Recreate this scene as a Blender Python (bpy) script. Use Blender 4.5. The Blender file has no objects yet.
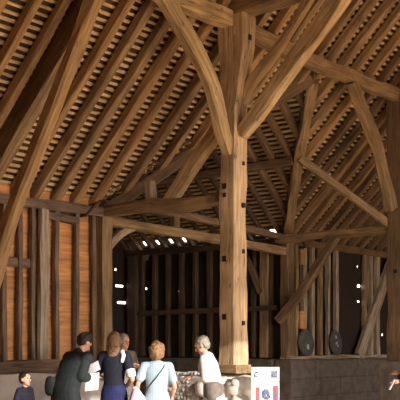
import bpy, bmesh, math, random
from mathutils import Vector, Matrix, noise

# World axes: +X runs along the barn (parallel to the aisle wall), +Y runs from the nave out
# to the aisle wall, the foot of the central arcade post is at the origin, metres throughout.
sc = bpy.context.scene
col = sc.collection
R = random.Random(7)
WP = 2.97        # line of the aisle wall
PU = 5.9         # width of the porch bay
ZP = 4.03        # top of wall plates
ZA = 6.95        # roof height over the arcade
K = (ZA - ZP) / WP
RIDGE_W = -3.5
AX, AY, AZ = 2.95, 0.35, 6.62   # where the porch ridge meets the main slope

# ------------------------------------------------------------------ materials
def nmat(name):
    m = bpy.data.materials.new(name); m.use_nodes = True
    nt = m.node_tree; nt.nodes.clear()
    out = nt.nodes.new('ShaderNodeOutputMaterial'); b = nt.nodes.new('ShaderNodeBsdfPrincipled')
    nt.links.new(b.outputs[0], out.inputs[0])
    return m, nt, b

def wood(name, c1, c2, rough=.75, scale=1.0, cracks=.5, bump=.5):
    m, nt, b = nmat(name); N, L = nt.nodes, nt.links
    at = N.new('ShaderNodeAttribute'); at.attribute_name = 'grain'
    mp = N.new('ShaderNodeMapping'); mp.inputs['Scale'].default_value = (1.2*scale, 14*scale, 14*scale)
    L.new(at.outputs['Vector'], mp.inputs[0])
    n1 = N.new('ShaderNodeTexNoise'); n1.inputs['Scale'].default_value = 1.6; n1.inputs['Detail'].default_value = 6
    L.new(mp.outputs[0], n1.inputs['Vector'])
    rp = N.new('ShaderNodeValToRGB'); e = rp.color_ramp.elements
    e[0].position = .32; e[0].color = (*c1, 1); e[1].position = .66; e[1].color = (*c2, 1)
    L.new(n1.outputs['Fac'], rp.inputs[0])
    # large blotches
    n2 = N.new('ShaderNodeTexNoise'); n2.inputs['Scale'].default_value = 1.7; n2.inputs['Detail'].default_value = 3
    L.new(at.outputs['Vector'], n2.inputs['Vector'])
    mr = N.new('ShaderNodeMapRange'); mr.inputs[1].default_value = .3; mr.inputs[2].default_value = .7
    mr.inputs[3].default_value = .72; mr.inputs[4].default_value = 1.18
    L.new(n2.outputs['Fac'], mr.inputs[0])
    # drying cracks along the grain
    mp2 = N.new('ShaderNodeMapping'); mp2.inputs['Scale'].default_value = (.55, 9, 9)
    L.new(at.outputs['Vector'], mp2.inputs[0])
    n3 = N.new('ShaderNodeTexNoise'); n3.inputs['Scale'].default_value = 1.1; n3.inputs['Detail'].default_value = 2
    L.new(mp2.outputs[0], n3.inputs['Vector'])
    a = N.new('ShaderNodeMath'); a.operation = 'SUBTRACT'; a.inputs[1].default_value = .5; L.new(n3.outputs['Fac'], a.inputs[0])
    a2 = N.new('ShaderNodeMath'); a2.operation = 'ABSOLUTE'; L.new(a.outputs[0], a2.inputs[0])
    mr2 = N.new('ShaderNodeMapRange'); mr2.inputs[1].default_value = 0; mr2.inputs[2].default_value = .014
    mr2.inputs[3].default_value = 1 - cracks; mr2.inputs[4].default_value = 1
    L.new(a2.outputs[0], mr2.inputs[0])
    mu = N.new('ShaderNodeMath'); mu.operation = 'MULTIPLY'; L.new(mr.outputs[0], mu.inputs[0]); L.new(mr2.outputs[0], mu.inputs[1])
    vm = N.new('ShaderNodeVectorMath'); vm.operation = 'SCALE'
    L.new(rp.outputs[0], vm.inputs[0]); L.new(mu.outputs[0], vm.inputs['Scale'])
    L.new(vm.outputs[0], b.inputs['Base Color'])
    b.inputs['Roughness'].default_value = rough
    bp = N.new('ShaderNodeBump'); bp.inputs['Strength'].default_value = bump; bp.inputs['Distance'].default_value = .02
    ad = N.new('ShaderNodeMath'); ad.operation = 'ADD'; L.new(n1.outputs['Fac'], ad.inputs[0]); L.new(mr2.outputs[0], ad.inputs[1])
    L.new(ad.outputs[0], bp.inputs['Height']); L.new(bp.outputs[0], b.inputs['Normal'])
    return m

def noisy(name, c1, c2, scale=6, rough=.85, bump=.4, kind='noise', dist=.02, coord='Object'):
    m, nt, b = nmat(name); N, L = nt.nodes, nt.links
    tc = N.new('ShaderNodeTexCoord')
    if kind == 'voronoi':
        t = N.new('ShaderNodeTexVoronoi'); fac = t.outputs['Distance']
    else:
        t = N.new('ShaderNodeTexNoise'); t.inputs['Detail'].default_value = 6; fac = t.outputs['Fac']
    t.inputs['Scale'].default_value = scale
    L.new(tc.outputs[coord], t.inputs['Vector'])
    rp = N.new('ShaderNodeValToRGB'); e = rp.color_ramp.elements
    e[0].position = .3; e[0].color = (*c1, 1); e[1].position = .7; e[1].color = (*c2, 1)
    L.new(fac, rp.inputs[0]); L.new(rp.outputs[0], b.inputs['Base Color'])
    b.inputs['Roughness'].default_value = rough
    bp = N.new('ShaderNodeBump'); bp.inputs['Strength'].default_value = bump; bp.inputs['Distance'].default_value = dist
    L.new(fac, bp.inputs['Height']); L.new(bp.outputs[0], b.inputs['Normal'])
    return m

M = {}
M['post'] = wood('pale_oak', (.40, .265, .15), (.66, .47, .29), cracks=.75)
M['brace'] = wood('golden_oak', (.34, .22, .11), (.60, .42, .225), cracks=.6)
M['beam'] = wood('brown_oak', (.18, .112, .055), (.36, .235, .12))
M['rafter'] = wood('rafter_oak', (.19, .115, .054), (.38, .245, .125), cracks=.5)
M['ruddy'] = wood('ruddy_oak', (.29, .165, .07), (.48, .285, .125), cracks=.5)
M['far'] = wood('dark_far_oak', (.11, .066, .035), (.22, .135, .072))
M['stud'] = wood('stud_oak', (.11, .068, .046), (.21, .14, .10))
M['grey'] = wood('grey_oak', (.22, .165, .12), (.46, .37, .28))
M['porchwood'] = wood('porch_shade_oak', (.045, .026, .016), (.105, .062, .036))  # oak with the dimness of the porch interior put into its colour
M['lath'] = wood('riven_lath', (.52, .34, .165), (.80, .585, .32), scale=2, cracks=.1)
M['tile'] = noisy('tile_underside', (.03, .017, .011), (.11, .055, .028), 7)
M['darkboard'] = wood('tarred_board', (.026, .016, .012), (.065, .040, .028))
M['stone'] = noisy('grey_masonry', (.085, .066, .058), (.17, .14, .12), 5, bump=.6)
M['mortar'] = noisy('mortar', (.09, .07, .06), (.16, .13, .11), 9)
M['rubble'] = noisy('flint_rubble', (.27, .25, .24), (.58, .55, .52), 14, bump=.9)
M['chalk'] = noisy('pale_stone', (.62, .58, .54), (.85, .81, .77), 5, bump=.4)
M['plaster'] = noisy('limewash', (.48, .41, .42), (.70, .63, .63), 3, bump=.5)
M['floor'] = noisy('earth_floor', (.50, .36, .22), (.68, .51, .33), 1.5, bump=.3)
M['hole'] = noisy('dark_mortice', (.012, .008, .006), (.03, .018, .012), 20)
M['disc'] = noisy('weathered_disc', (.045, .045, .048), (.10, .098, .098), 9)
M['pale'] = noisy('pale_mark', (.35, .32, .26), (.55, .5, .4), 9)
M['skin'] = noisy('skin', (.60, .31, .21), (.70, .40, .29), 8, .55, .1)
M['navy'] = noisy('navy_cloth', (.004, .005, .014), (.009, .010, .028), 20)
M['blueskirt'] = noisy('blue_skirt', (.008, .012, .06), (.016, .024, .12), 12)
M['coat'] = noisy('dark_green_coat', (.006, .009, .011), (.013, .020, .024), 14)
M['white'] = noisy('white_cloth', (.74, .72, .75), (.84, .83, .86), 9)
M['pinkshirt'] = noisy('pale_pink_shirt', (.66, .56, .62), (.80, .71, .77), 6)
M['paper'] = noisy('paper', (.80, .80, .82), (.86, .86, .86), 4, .6, .05)
M['lilac'] = noisy('lilac_paper', (.36, .32, .38), (.44, .40, .46), 4, .6, .05)
M['pinkbag'] = noisy('pink_bag', (.80, .60, .70), (.88, .78, .83), 4, .4, .3)
M['pink'] = noisy('pink_print', (.70, .18, .36), (.8, .3, .45), 6)
M['trouser'] = noisy('taupe_trousers', (.13, .11, .095), (.21, .18, .16), 15)
M['jacket'] = noisy('brown_jacket', (.13, .10, .08), (.2, .16, .13), 15)
M['black'] = noisy('black_cloth', (.008, .008, .012), (.02, .018, .024), 14)
M['hairdark'] = noisy('dark_hair', (.012, .007, .005), (.035, .02, .013), 40, .6, .8)
M['hairbrown'] = noisy('light_brown_hair', (.12, .06, .026), (.34, .19, .09), 40, .5, .8)
M['hairblond'] = noisy('sandy_hair', (.10, .05, .022), (.30, .17, .08), 40, .5, .8)
M['hairgrey'] = noisy('grey_hair', (.16, .14, .12), (.38, .34, .30), 40, .5, .8)
M['eye'] = noisy('eye', (.02, .015, .01), (.05, .03, .02), 30, .2, 0)
M['lip'] = noisy('lip', (.40, .12, .10), (.45, .16, .13), 30, .5, 0)
M['red'] = noisy('red_print', (.42, .08, .10), (.55, .16, .17), 30)
M['bluep'] = noisy('blue_print', (.06, .08, .20), (.22, .27, .42), 45)
M['greyp'] = noisy('grey_print', (.10, .10, .13), (.40, .40, .43), 60)
M['leather'] = noisy('dark_strap', (.02, .02, .03), (.05, .05, .06), 20)

def orange_boards():
    m, nt, b = nmat('orange_boards'); N, L = nt.nodes, nt.links
    tc = N.new('ShaderNodeTexCoord'); sx = N.new('ShaderNodeSeparateXYZ'); L.new(tc.outputs['Object'], sx.inputs[0])
    mp = N.new('ShaderNodeMapping'); mp.inputs['Scale'].default_value = (1, 1, 9); L.new(tc.outputs['Object'], mp.inputs[0])
    n = N.new('ShaderNodeTexNoise'); n.inputs['Scale'].default_value = 2.4; n.inputs['Detail'].default_value = 6; L.new(mp.outputs[0], n.inputs['Vector'])
    rp = N.new('ShaderNodeValToRGB'); e = rp.color_ramp.elements
    e[0].position = .3; e[0].color = (.41, .17, .06, 1); e[1].position = .7; e[1].color = (.72, .345, .135, 1)
    L.new(n.outputs['Fac'], rp.inputs[0])
    f = N.new('ShaderNodeMath'); f.operation = 'MULTIPLY'; f.inputs[1].default_value = 1/.21; L.new(sx.outputs['Z'], f.inputs[0])
    fl = N.new('ShaderNodeMath'); fl.operation = 'FLOOR'; L.new(f.outputs[0], fl.inputs[0])
    wn = N.new('ShaderNodeTexWhiteNoise'); wn.noise_dimensions = '1D'; L.new(fl.outputs[0], wn.inputs['W'])
    mr = N.new('ShaderNodeMapRange'); mr.inputs[3].default_value = .72; mr.inputs[4].default_value = 1.12; L.new(wn.outputs['Value'], mr.inputs[0])
    vm = N.new('ShaderNodeVectorMath'); vm.operation = 'SCALE'; L.new(rp.outputs[0], vm.inputs[0]); L.new(mr.outputs[0], vm.inputs['Scale'])
    L.new(vm.outputs[0], b.inputs['Base Color']); b.inputs['Roughness'].default_value = .75
    return m
M['orange'] = orange_boards()

# ------------------------------------------------------------------ helpers
def link(name, bm, mats, parent=None, smooth=False):
    me = bpy.data.meshes.new(name)
    bmesh.ops.recalc_face_normals(bm, faces=bm.faces)
    bm.to_mesh(me); bm.free()
    for m in (mats if isinstance(mats, (list, tuple)) else [mats]): me.materials.append(m)
    if smooth:
        for p in me.polygons: p.use_smooth = True
    o = bpy.data.objects.new(name, me); col.objects.link(o)
    if parent: o.parent = parent
    return o

def tag(o, label=None, cat=None, group=None, kind=None):
    if label: o['label'] = label
    if cat: o['category'] = cat
    if group: o['group'] = group
    if kind: o['kind'] = kind
    return o

def thing(name, label, cat, loc=(0, 0, 0), rz=0, group=None):
    o = bpy.data.objects.new(name, None); col.objects.link(o); o.location = loc; o.rotation_euler = (0, 0, rz)
    o.empty_display_size = .1
    return tag(o, label, cat, group)

def bez(pts, n):
    """smooth polyline through pts (Catmull-Rom)"""
    P = [Vector(p) for p in pts]
    if len(P) == 2: return [P[0].lerp(P[1], i/n) for i in range(n+1)]
    Q = [P[0]*2-P[1]] + P + [P[-1]*2-P[-2]]; out = []
    seg = len(P)-1; per = max(2, n//seg)
    for s in range(seg):
        a, b, c, d = Q[s:s+4]
        for i in range(per):
            t = i/per
            out.append(.5*((2*b)+(c-a)*t+(2*a-5*b+4*c-d)*t*t+(3*b-3*c+d-a)*t**3))
    out.append(P[-1]); return out

def timber_bm(pts, w, d, side, n=10, wob=.008, bev=.12, bm=None, layer=None, ends=None):
    """hewn timber: w is its size along `side`, d its size across; size may be (start,end)"""
    if bm is None: bm = bmesh.new()
    layer = bm.verts.layers.float_vector.get('grain') or bm.verts.layers.float_vector.new('grain')
    C = bez(pts, n); side = Vector(side).normalized(); off = Vector((R.random()*50, R.random()*50, R.random()*50))
    w = w if isinstance(w, tuple) else (w, w); d = d if isinstance(d, tuple) else (d, d)
    rings = []; dist = 0; s0 = R.random()*100
    for i, c in enumerate(C):
        t = (C[min(i+1, len(C)-1)]-C[max(i-1, 0)]).normalized()
        sx = (side-t*side.dot(t)).normalized(); sy = t.cross(sx)
        if i: dist += (c-C[i-1]).length
        f = i/(len(C)-1); ww = (w[0]*(1-f)+w[1]*f)/2; dd = (d[0]*(1-f)+d[1]*f)/2
        b = bev*2*min(ww, dd); ring = []
        prof = [(-ww, -dd+b), (-ww+b, -dd), (ww-b, -dd), (ww, -dd+b), (ww, dd-b), (ww-b, dd), (-ww+b, dd), (-ww, dd-b)]
        for k, (a, e) in enumerate(prof):
            q = Vector((dist*1.3+s0, k*.9, s0))
            ja = noise.noise(q)*wob*2; je = noise.noise(q+Vector((9, 3, 5)))*wob*2
            v = bm.verts.new(c+sx*(a+ja)+sy*(e+je)); v[layer] = Vector((dist, a, e))+off; ring.append(v)
        rings.append(ring)
    for i in range(len(rings)-1):
        for k in range(8):
            bm.faces.new((rings[i][k], rings[i][(k+1) % 8], rings[i+1][(k+1) % 8], rings[i+1][k]))
    bm.faces.new(rings[0][::-1]); bm.faces.new(rings[-1])
    return bm

def timber(name, pts, w, d, side, mat, label=None, cat=None, group=None, parent=None, **k):
    o = link(name, timber_bm(pts, w, d, side, **k), M[mat], parent)
    return tag(o, label, cat, group)

def box_bm(lo, hi, bm=None, bev=0):
    if bm is None: bm = bmesh.new()
    layer = bm.verts.layers.float_vector.get('grain') or bm.verts.layers.float_vector.new('grain')
    off = Vector((R.random()*50, R.random()*50, R.random()*50))
    vs = [bm.verts.new((x, y, z)) for x in (lo[0], hi[0]) for y in (lo[1], hi[1]) for z in (lo[2], hi[2])]
    L = [abs(hi[i]-lo[i]) for i in range(3)]; ax = L.index(max(L))
    for v in vs:
        c = list(v.co); v[layer] = Vector((c[ax], c[(ax+1) % 3], c[(ax+2) % 3]))+off
    F = [(0, 1, 3, 2), (4, 6, 7, 5), (0, 4, 5, 1), (2, 3, 7, 6), (0, 2, 6, 4), (1, 5, 7, 3)]
    for f in F: bm.faces.new([vs[i] for i in f])
    return bm

# ------------------------------------------------------------------ floor and shell
def struct(name, bm, mat, **k): return tag(link(name, bm, mat, **k), kind='structure')
bm = bmesh.new()
nx, ny = 60, 40
g = [[bm.verts.new((-17+i*34/nx, -10.3+j*19/ny, .012*noise.noise(Vector((i*.7, j*.7, 0))))) for j in range(ny+1)] for i in range(nx+1)]
for i in range(nx):
    for j in range(ny): bm.faces.new((g[i][j], g[i+1][j], g[i+1][j+1], g[i][j+1]))
struct('floor', bm, M['floor'], smooth=True)
struct('ground', box_bm((-30, -40, -.3), (30, 25, -.04)), M['floor'])

def roofz(w): return ZA - K*w
def valley_w(u):
    if u <= 0 or u >= PU: return WP
    return WP-(WP-AY)*(1-abs(u-AX)/AX)

# tile covering + laths of the main slope (nave side .. aisle eaves), overhanging the wall a little
def sheet(bm, quad, up):
    """thin slab from a polygon, thickened along up"""
    layer = bm.verts.layers.float_vector.get('grain') or bm.verts.layers.float_vector.new('grain')
    a = [bm.verts.new(p) for p in quad]; b = [bm.verts.new(Vector(p)+up) for p in quad]
    bm.faces.new(a[::-1]); bm.faces.new(b)
    for i in range(len(a)):
        j = (i+1) % len(a); bm.faces.new((a[i], a[j], b[j], b[i]))

RT = .20   # rafter depth above the roof line, to the laths
nrm = Vector((0, K, 1)).normalized()
def on_main(u, w, h): return Vector((u, w, roofz(w)))+nrm*h
bm = bmesh.new()
H0 = .17
UMIN, UMAX = -16.8, 16.8
EAVE = WP+.45
up = nrm*.05
sheet(bm, [on_main(UMIN, RIDGE_W, H0+.05), on_main(0, RIDGE_W, H0+.05), on_main(0, EAVE, H0+.05), on_main(UMIN, EAVE, H0+.05)], up)
sheet(bm, [on_main(PU, RIDGE_W, H0+.05), on_main(UMAX, RIDGE_W, H0+.05), on_main(UMAX, EAVE, H0+.05), on_main(PU, EAVE, H0+.05)], up)
sheet(bm, [on_main(0, RIDGE_W, H0+.05), on_main(AX, RIDGE_W, H0+.05), on_main(AX, AY, H0+.05), on_main(0, WP, H0+.05)], up)
sheet(bm, [on_main(AX, RIDGE_W, H0+.05), on_main(PU, RIDGE_W, H0+.05), on_main(PU, WP, H0+.05), on_main(AX, AY, H0+.05)], up)
# porch roof covering, with the slipped tiles over the eaves that let daylight in
PK = (AZ-ZP)/AX
for s in (-1, 1):
    pn = Vector((s*PK, 0, 1)).normalized()
    def on_porch(d, w, h): return Vector((AX+s*d, w, AZ-PK*d))+pn*h
    PEND = 8.15; h = H0+.05
    dL = AX-.09; dH = AX+.03
    sheet(bm, [on_porch(0, AY-.2, h), on_porch(0, PEND, h), on_porch(AX, PEND, h), on_porch(AX, WP-.02, h)][0:0] or
          [on_porch(0, AY, h), on_porch(0, PEND, h), on_porch(dL, PEND, h), on_porch(dL, WP, h), on_porch(AX, WP, h)][:4], pn*.04)
    ws = [3.375+.45*k for k in range(10)]
    sheet(bm, [on_porch(dH, WP-.15, h), on_porch(dH, PEND, h), on_porch(AX+.4, PEND, h), on_porch(AX+.4, WP-.15, h)], pn*.04)
    prev = WP-.15
    holes = [3.375, 3.825, 5.625, 6.075, 6.525, 6.975, 7.425] if s == 1 else []
    for c in holes:
        sheet(bm, [on_porch(dL, prev, h), on_porch(dL, c-.12, h), on_porch(dH, c-.12, h), on_porch(dH, prev, h)], pn*.04)
        prev = c+.17
    sheet(bm, [on_porch(dL, prev, h), on_porch(dL, PEND, h), on_porch(dH, PEND, h), on_porch(dH, prev, h)], pn*.04)
# opposite slope (behind the photographer)

for (a, b) in ((UMIN, UMAX),):
    zr = roofz(RIDGE_W)+.3
    sheet(bm, [Vector((a, RIDGE_W, zr)), Vector((b, RIDGE_W, zr)), Vector((b, -10.6, 5.6)), Vector((a, -10.6, 5.6))], Vector((0, -.02, .05)))
ceiling = struct('ceiling', bm, M['tile'])

# laths (part of the ceiling surface): riven strips of uneven length
bm = bmesh.new()
def lath_row(bm, f, a, b, updir):
    """f(t) gives the lath centre at coordinate t between a and b"""
    t = a
    while t < b-.05:
        e = min(b, t+R.uniform(.9, 1.5))
        j1, j2 = R.uniform(-.008, .008), R.uniform(-.008, .008)
        dn = (f(t+.001, 1)-f(t+.001, 0)).normalized()
        p0 = f(t, 0)+dn*j1; p1 = f(e-.004, 0)+dn*j2
        timber_bm([p0, p1], R.uniform(.038, .056), .024, dn, n=1, wob=.002, bm=bm, bev=.05)
        t = e
GA = .115
step = GA/math.sqrt(1+K*K)
w = EAVE-.05
while w > -2.9:
    def f(t, d, w=w): return on_main(t, w-d*.05, H0+.02)
    if w > AY and w < WP:
        x = AX*(1-(WP-w)/(WP-AY))
        spans = [(-6.5, AX-x if False else AX*( (WP-w)/(WP-AY))), (PU-AX*((WP-w)/(WP-AY)), 15)]
    elif w >= WP: spans = [(-6.5, 0), (PU, 15)]
    else: spans = [(-6.5, 15)]
    for a, b in spans: lath_row(bm, f, a, b, nrm)
    w -= step
pstep = GA/math.sqrt(1+PK*PK)
for s in (-1, 1):
    pn = Vector((s*PK, 0, 1)).normalized(); d = pstep*.5
    while d < AX+.3:
        if not (AX-.15 < d < AX+.10 and s == 1):
            w0 = AY+(WP-AY)*min(1, d/AX)
            def f(t, q, d=d, s=s, pn=pn): return Vector((AX+s*(d+q*.05), t, AZ-PK*(d+q*.05)))+pn*(H0+.02)
            lath_row(bm, f, w0+.02, 8.1, pn)
        d += pstep
laths = link('laths', bm, M['lath'], ceiling)

# ------------------------------------------------------------------ rafters
def rafter(u, wf, wt, mat, label, group, width=.135):
    mid = (wf+wt)/2; b = R.uniform(-.05, .05); q = R.uniform(-.035, .02)
    wd = width*R.uniform(.85, 1.2); h = H0-.005
    P = [on_main(u+R.uniform(-.03, .03), wf, h/2), on_main(u+b, mid, h/2+q), on_main(u+R.uniform(-.03, .03), wt, h/2)]
    return timber('rafter', P, wd, h*R.uniform(.95, 1.1), (1, 0, 0), mat, label, 'rafter', group, n=12, wob=.012, bev=.16)
gL = ('oak rafter of the long roof slope rising from the orange boarded wall', 'rafters above the orange boarded wall')
gM = ('oak rafter of the roof slope above the dark opening, cut off at a valley', 'rafters over the dark opening')
gR = ('oak rafter of the right-hand roof slope beyond the valley timber', 'rafters of the right-hand roof slope')
u = -5.9
while u < 14:
    if u < -.15: lab, gr, wf = gL[0], gL[1], WP+.35
    elif u < PU: lab, gr, wf = gM[0], gM[1], valley_w(u)-.05
    else: lab, gr, wf = gR[0], gR[1], WP+.35
    if abs(u+2.8) < .21: u += .44; continue
    mt = 'ruddy' if R.random() < .3 else 'rafter'
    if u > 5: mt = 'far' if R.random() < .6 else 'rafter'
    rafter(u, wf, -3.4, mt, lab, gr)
    u += .475*R.uniform(.93, 1.07)
def porch_pt(s, d, w, h):
    pn = Vector((s*PK, 0, 1)).normalized(); return Vector((AX+s*d, w, AZ-PK*d))+pn*h
for s in (-1, 1):
    w = 8.1 if s < 0 else 8.1-.0
    ws = [3.15+.45*k for k in range(-6, 12)]
    for w in ws:
        if w < AY+.15 or w > 8.1: continue
        dm = AX+.3 if w > WP else AX*(w-AY)/(WP-AY)-.04
        b = R.uniform(-.03, .03)
        P = [porch_pt(s, .03, w, .07), porch_pt(s, dm*.5, w+b, .05), porch_pt(s, dm, w, .07)]
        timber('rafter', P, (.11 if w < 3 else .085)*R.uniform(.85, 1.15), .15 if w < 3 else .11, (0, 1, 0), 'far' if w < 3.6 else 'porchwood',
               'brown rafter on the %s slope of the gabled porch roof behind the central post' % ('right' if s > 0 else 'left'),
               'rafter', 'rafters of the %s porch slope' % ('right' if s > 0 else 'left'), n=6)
# porch ridge board, purlin, valley timbers
timber('ridge_board', [(AX, AY, AZ+.02), (AX, 8.1, AZ+.02)], .05, .2, (1, 0, 0), 'far', 'ridge board at the peak of the gabled porch roof', 'ridge')
timber('purlin', [(4.25, 1.7, 5.40), (4.24, 5, 5.38), (4.25, 8.05, 5.40)], .16, .16, (1, 0, 0), 'far', 'dark horizontal purlin carrying the rafters behind the central post, right of it', 'purlin')
timber('valley_rafter', [(PU+.02, WP+.02, 4.0), (4.5, 1.78, 5.28), (AX+.05, AY+.05, AZ-.05)], .2, .2, (.6, -.8, 0), 'beam', 'long steep valley timber where the right roof slopes meet, right of the tie brace', 'valley rafter', n=14, wob=.02)
timber('valley_rafter', [(-.0, WP+.02, 4.0), (1.5, 1.62, 5.35), (AX-.05, AY+.05, AZ-.05)], .17, .2, (.6, .8, 0), 'far', 'dark sloping valley timber behind the strut, left of the central post', 'valley rafter', n=14, wob=.02)

# ------------------------------------------------------------------ central arcade post
def hewn_post(name, secs, mat, parent):
    """secs: (z, umin, umax, wmin, wmax)"""
    bm = bmesh.new(); ly = bm.verts.layers.float_vector.new('grain'); off = Vector((R.random()*30, R.random()*30, 0)); rings = []
    Z = []
    for a, b in zip(secs[:-1], secs[1:]):
        n = max(1, int((b[0]-a[0])/.12))
        for i in range(n):
            f = i/n; Z.append([a[k]*(1-f)+b[k]*f for k in range(5)])
    Z.append(list(secs[-1]))
    s = R.random()*50
    for z, u0, u1, w0, w1 in Z:
        b = .025; ring = []
        prof = [(u0, w0+b), (u0+b, w0), (u1-b, w0), (u1, w0+b), (u1, w1-b), (u1-b, w1), (u0+b, w1), (u0, w1-b)]
        for k, (x, y) in enumerate(prof):
            j = noise.noise(Vector((z*1.4, (k//2)*2.3, s)))*.035+noise.noise(Vector((z*6, k*2.3, s)))*.008
            cx, cy = (u0+u1)/2, (w0+w1)/2; dv = Vector((x-cx, y-cy, 0)).normalized()*j
            v = bm.verts.new(Vector((x, y, z))+dv); v[ly] = Vector((z, x, y))+off; ring.append(v)
        rings.append(ring)
    for i in range(len(rings)-1):
        for k in range(8): bm.faces.new((rings[i][k], rings[i][(k+1) % 8], rings[i+1][(k+1) % 8], rings[i+1][k]))
    bm.faces.new(rings[0][::-1]); bm.faces.new(rings[-1])
    return link(name, bm, M[mat], parent)
t = thing('arcade_post', 'massive pale hewn oak post in the centre, standing on a stone plinth', 'post', (0, 0, 1.27))
Z0 = 1.27
hewn_post('shaft', [(0, -.18, .18, -.17, .18), (.9, -.17, .17, -.16, .165), (3.4, -.165, .17, -.16, .165), (4.1, -.16, .165, -.18, .165), (4.6, -.155, .165, -.25, .17),
                    (5.05, -.15, .17, -.33, .19), (5.5, -.15, .17, -.33, .20), (5.62, -.15, .17, -.30, .20)], 'post', t)
def hole(t, face, a, z, s=.05):
    if face == 'u': bm = box_bm((-.186, a-s/2, z-Z0-s*.6), (-.12, a+s/2, z-Z0+s*.6))
    else: bm = box_bm((a-s/2, -.188, z-Z0-s*.6), (a+s/2, -.12, z-Z0+s*.6))
    link('mortice_hole', bm, M['hole'], t)
for a, z, s in ((.045, 4.13, .075), (.045, 3.99, .055), (.045, 2.97, .075), (.045, 2.04, .075), (.04, 5.15, .05)): hole(t, 'u', a, z, s)
for a, z, s in ((.04, 4.5, .05), (.05, 3.83, .06), (.04, 3.09, .055), (.04, 1.94, .06)): hole(t, 'w', a, z, s)
bm = box_bm((-.03, -.345, 5.17), (.03, -.30, 5.25)); link('mortice_hole', bm, M['hole'], t)
timber('sole_block', [(0, .20, 1.2), (0, -.21, 1.2)], .40, .14, (1, 0, 0), 'rafter', 'short brown timber block under the foot of the central post', 'sole block', n=6, wob=.012)

# right arcade post, next truss along
t = thing('arcade_post', 'dark brown oak post cut off by the right edge of the photo', 'post', (5.6, 0, 1.27))
hewn_post('shaft', [(0, -.19, .19, -.19, .19), (4.0, -.175, .175, -.18, .18), (4.8, -.18, .18, -.33, .2), (5.62, -.18, .18, -.33, .2)], 'far', t)
for a, z in ((-.02, 4.4), (-.02, 3.1)):
    link('mortice_hole', box_bm((-.21, a-.04, z-Z0-.04), (-.15, a+.04, z-Z0+.04)), M['hole'], t)
t = thing('arcade_post', 'oak arcade post outside the left edge, first of the row', 'post', (-5.6, 0, 1.27))
hewn_post('shaft', [(0, -.17, .17, -.16, .17), (4.6, -.16, .16, -.24, .17), (5.62, -.16, .17, -.3, .2)], 'post', t)

# ------------------------------------------------------------------ arcade plate, tie beam, braces
timber('arcade_plate', [(-6.4, 0, 6.78), (-1.6, .02, 6.79), (0.1, 0, 6.80)], .24, .27, (0, 1, 0), 'brace', 'heavy oak plate running from the upper left to the central post head', 'beam', n=16, wob=.02)
timber('arcade_plate', [(.1, 0, 6.76), (1.4, .0, 6.70), (3.4, 0, 6.69), (5.6, 0, 6.72), (9, 0, 6.74), (13.9, 0, 6.75)], .22, .22, (0, 1, 0), 'beam', 'heavy oak plate running down from the central post head to the right post', 'beam', n=28, wob=.025)
timber('tie_beam', [(0, .35, 6.98), (0, -1.2, 7.00), (0, -3.5, 7.08), (0, -7.2, 6.98)], .27, .30, (1, 0, 0), 'beam', 'oak tie beam rising to the top edge, right of the central post head', 'beam', n=20, wob=.02)
timber('arcade_brace', [(-1.85, -.02, 6.82), (-1.55, -.02, 6.60), (-.66, -.02, 5.74), (-.30, -.02, 4.98), (-.12, -.02, 4.66)], .17, (.30, .20), (0, 1, 0), 'brace', 'curved golden oak brace left of the central post, rising to the plate', 'brace', n=20, wob=.02, bev=.16)
timber('tie_brace', [(0, -.19, 4.97), (0, -.46, 5.23), (0, -1.22, 5.95), (0, -1.62, 6.34), (0, -2.24, 6.98)], .19, (.22, .27), (1, 0, 0), 'brace', 'broad oak brace with a bright lower edge, rising right from the central post', 'brace', n=18, wob=.022, bev=.12)
timber('upper_brace', [(.06, -.16, 5.52), (.06, -.38, 5.80), (.06, -1.03, 6.44), (.06, -1.45, 6.90)], .14, .14, (1, 0, 0), 'brace', 'narrower upper oak brace tucked above the broad brace on the central post', 'brace', n=16, wob=.02)
timber('arcade_brace', [(3.70, 0, 6.62), (3.92, 0, 6.36), (4.34, 0, 5.93), (4.74, 0, 5.46), (5.07, 0, 4.82), (5.28, 0, 4.35)], .17, .24, (0, 1, 0), 'beam', 'curved oak brace between the right post and the plate above it', 'brace', n=18, wob=.02)
timber('valley_strut', [(4.2, 1.5, 5.42), (4.9, .86, 4.75), (5.52, .15, 4.06)], .12, .15, (.7, .7, 0), 'beam', 'thin straight strut slanting down right to the right-hand post', 'strut', n=8)
timber('principal_rafter', [(-2.80, WP-.1, roofz(WP-.1)-.02), (-2.78, 1.2, roofz(1.2)-.03), (-2.78, -3.3, roofz(-3.3)-.02)], .16, .34, (1, 0, 0), 'beam', 'deep dark rafter just behind the long raking timber at upper left', 'rafter', n=16, wob=.015)
# aisle ties
timber('aisle_tie', [(0, 3.05, 3.98), (0, 1.9, 4.0), (0, 1.0, 3.93), (0, .12, 3.99)], .2, .18, (1, 0, 0), 'beam', 'rough oak aisle tie between the left wall post and the central post', 'beam', n=16, wob=.025)
timber('aisle_tie', [(5.6, 3.05, 3.97), (5.6, 1.9, 4.0), (5.6, .12, 4.0)], .2, .17, (1, 0, 0), 'beam', 'oak aisle tie running left from the right-hand post', 'beam', n=16, wob=.015)
timber('strut', [(0, 1.38, 4.02), (0, .85, 4.58), (0, .12, 5.32)], .17, .22, (1, 0, 0), 'brace', 'stout reddish oak strut rising from the left aisle tie to the central post', 'strut', n=10, wob=.015)
timber('stub', [(0, 1.78, 4.06), (0, 1.82, 4.42)], .16, .17, (1, 0, 0), 'grey', 'short pale leaning stub of timber standing on the left aisle tie', 'timber stub', n=3)
timber('aisle_brace', [(5.6, 3.02, 2.14), (5.6, 2.3, 2.9), (5.6, 1.5, 3.95)], .15, .19, (1, 0, 0), 'far', 'oak brace slanting from the far wall post up to the right aisle tie', 'brace', n=10, wob=.015)
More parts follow.
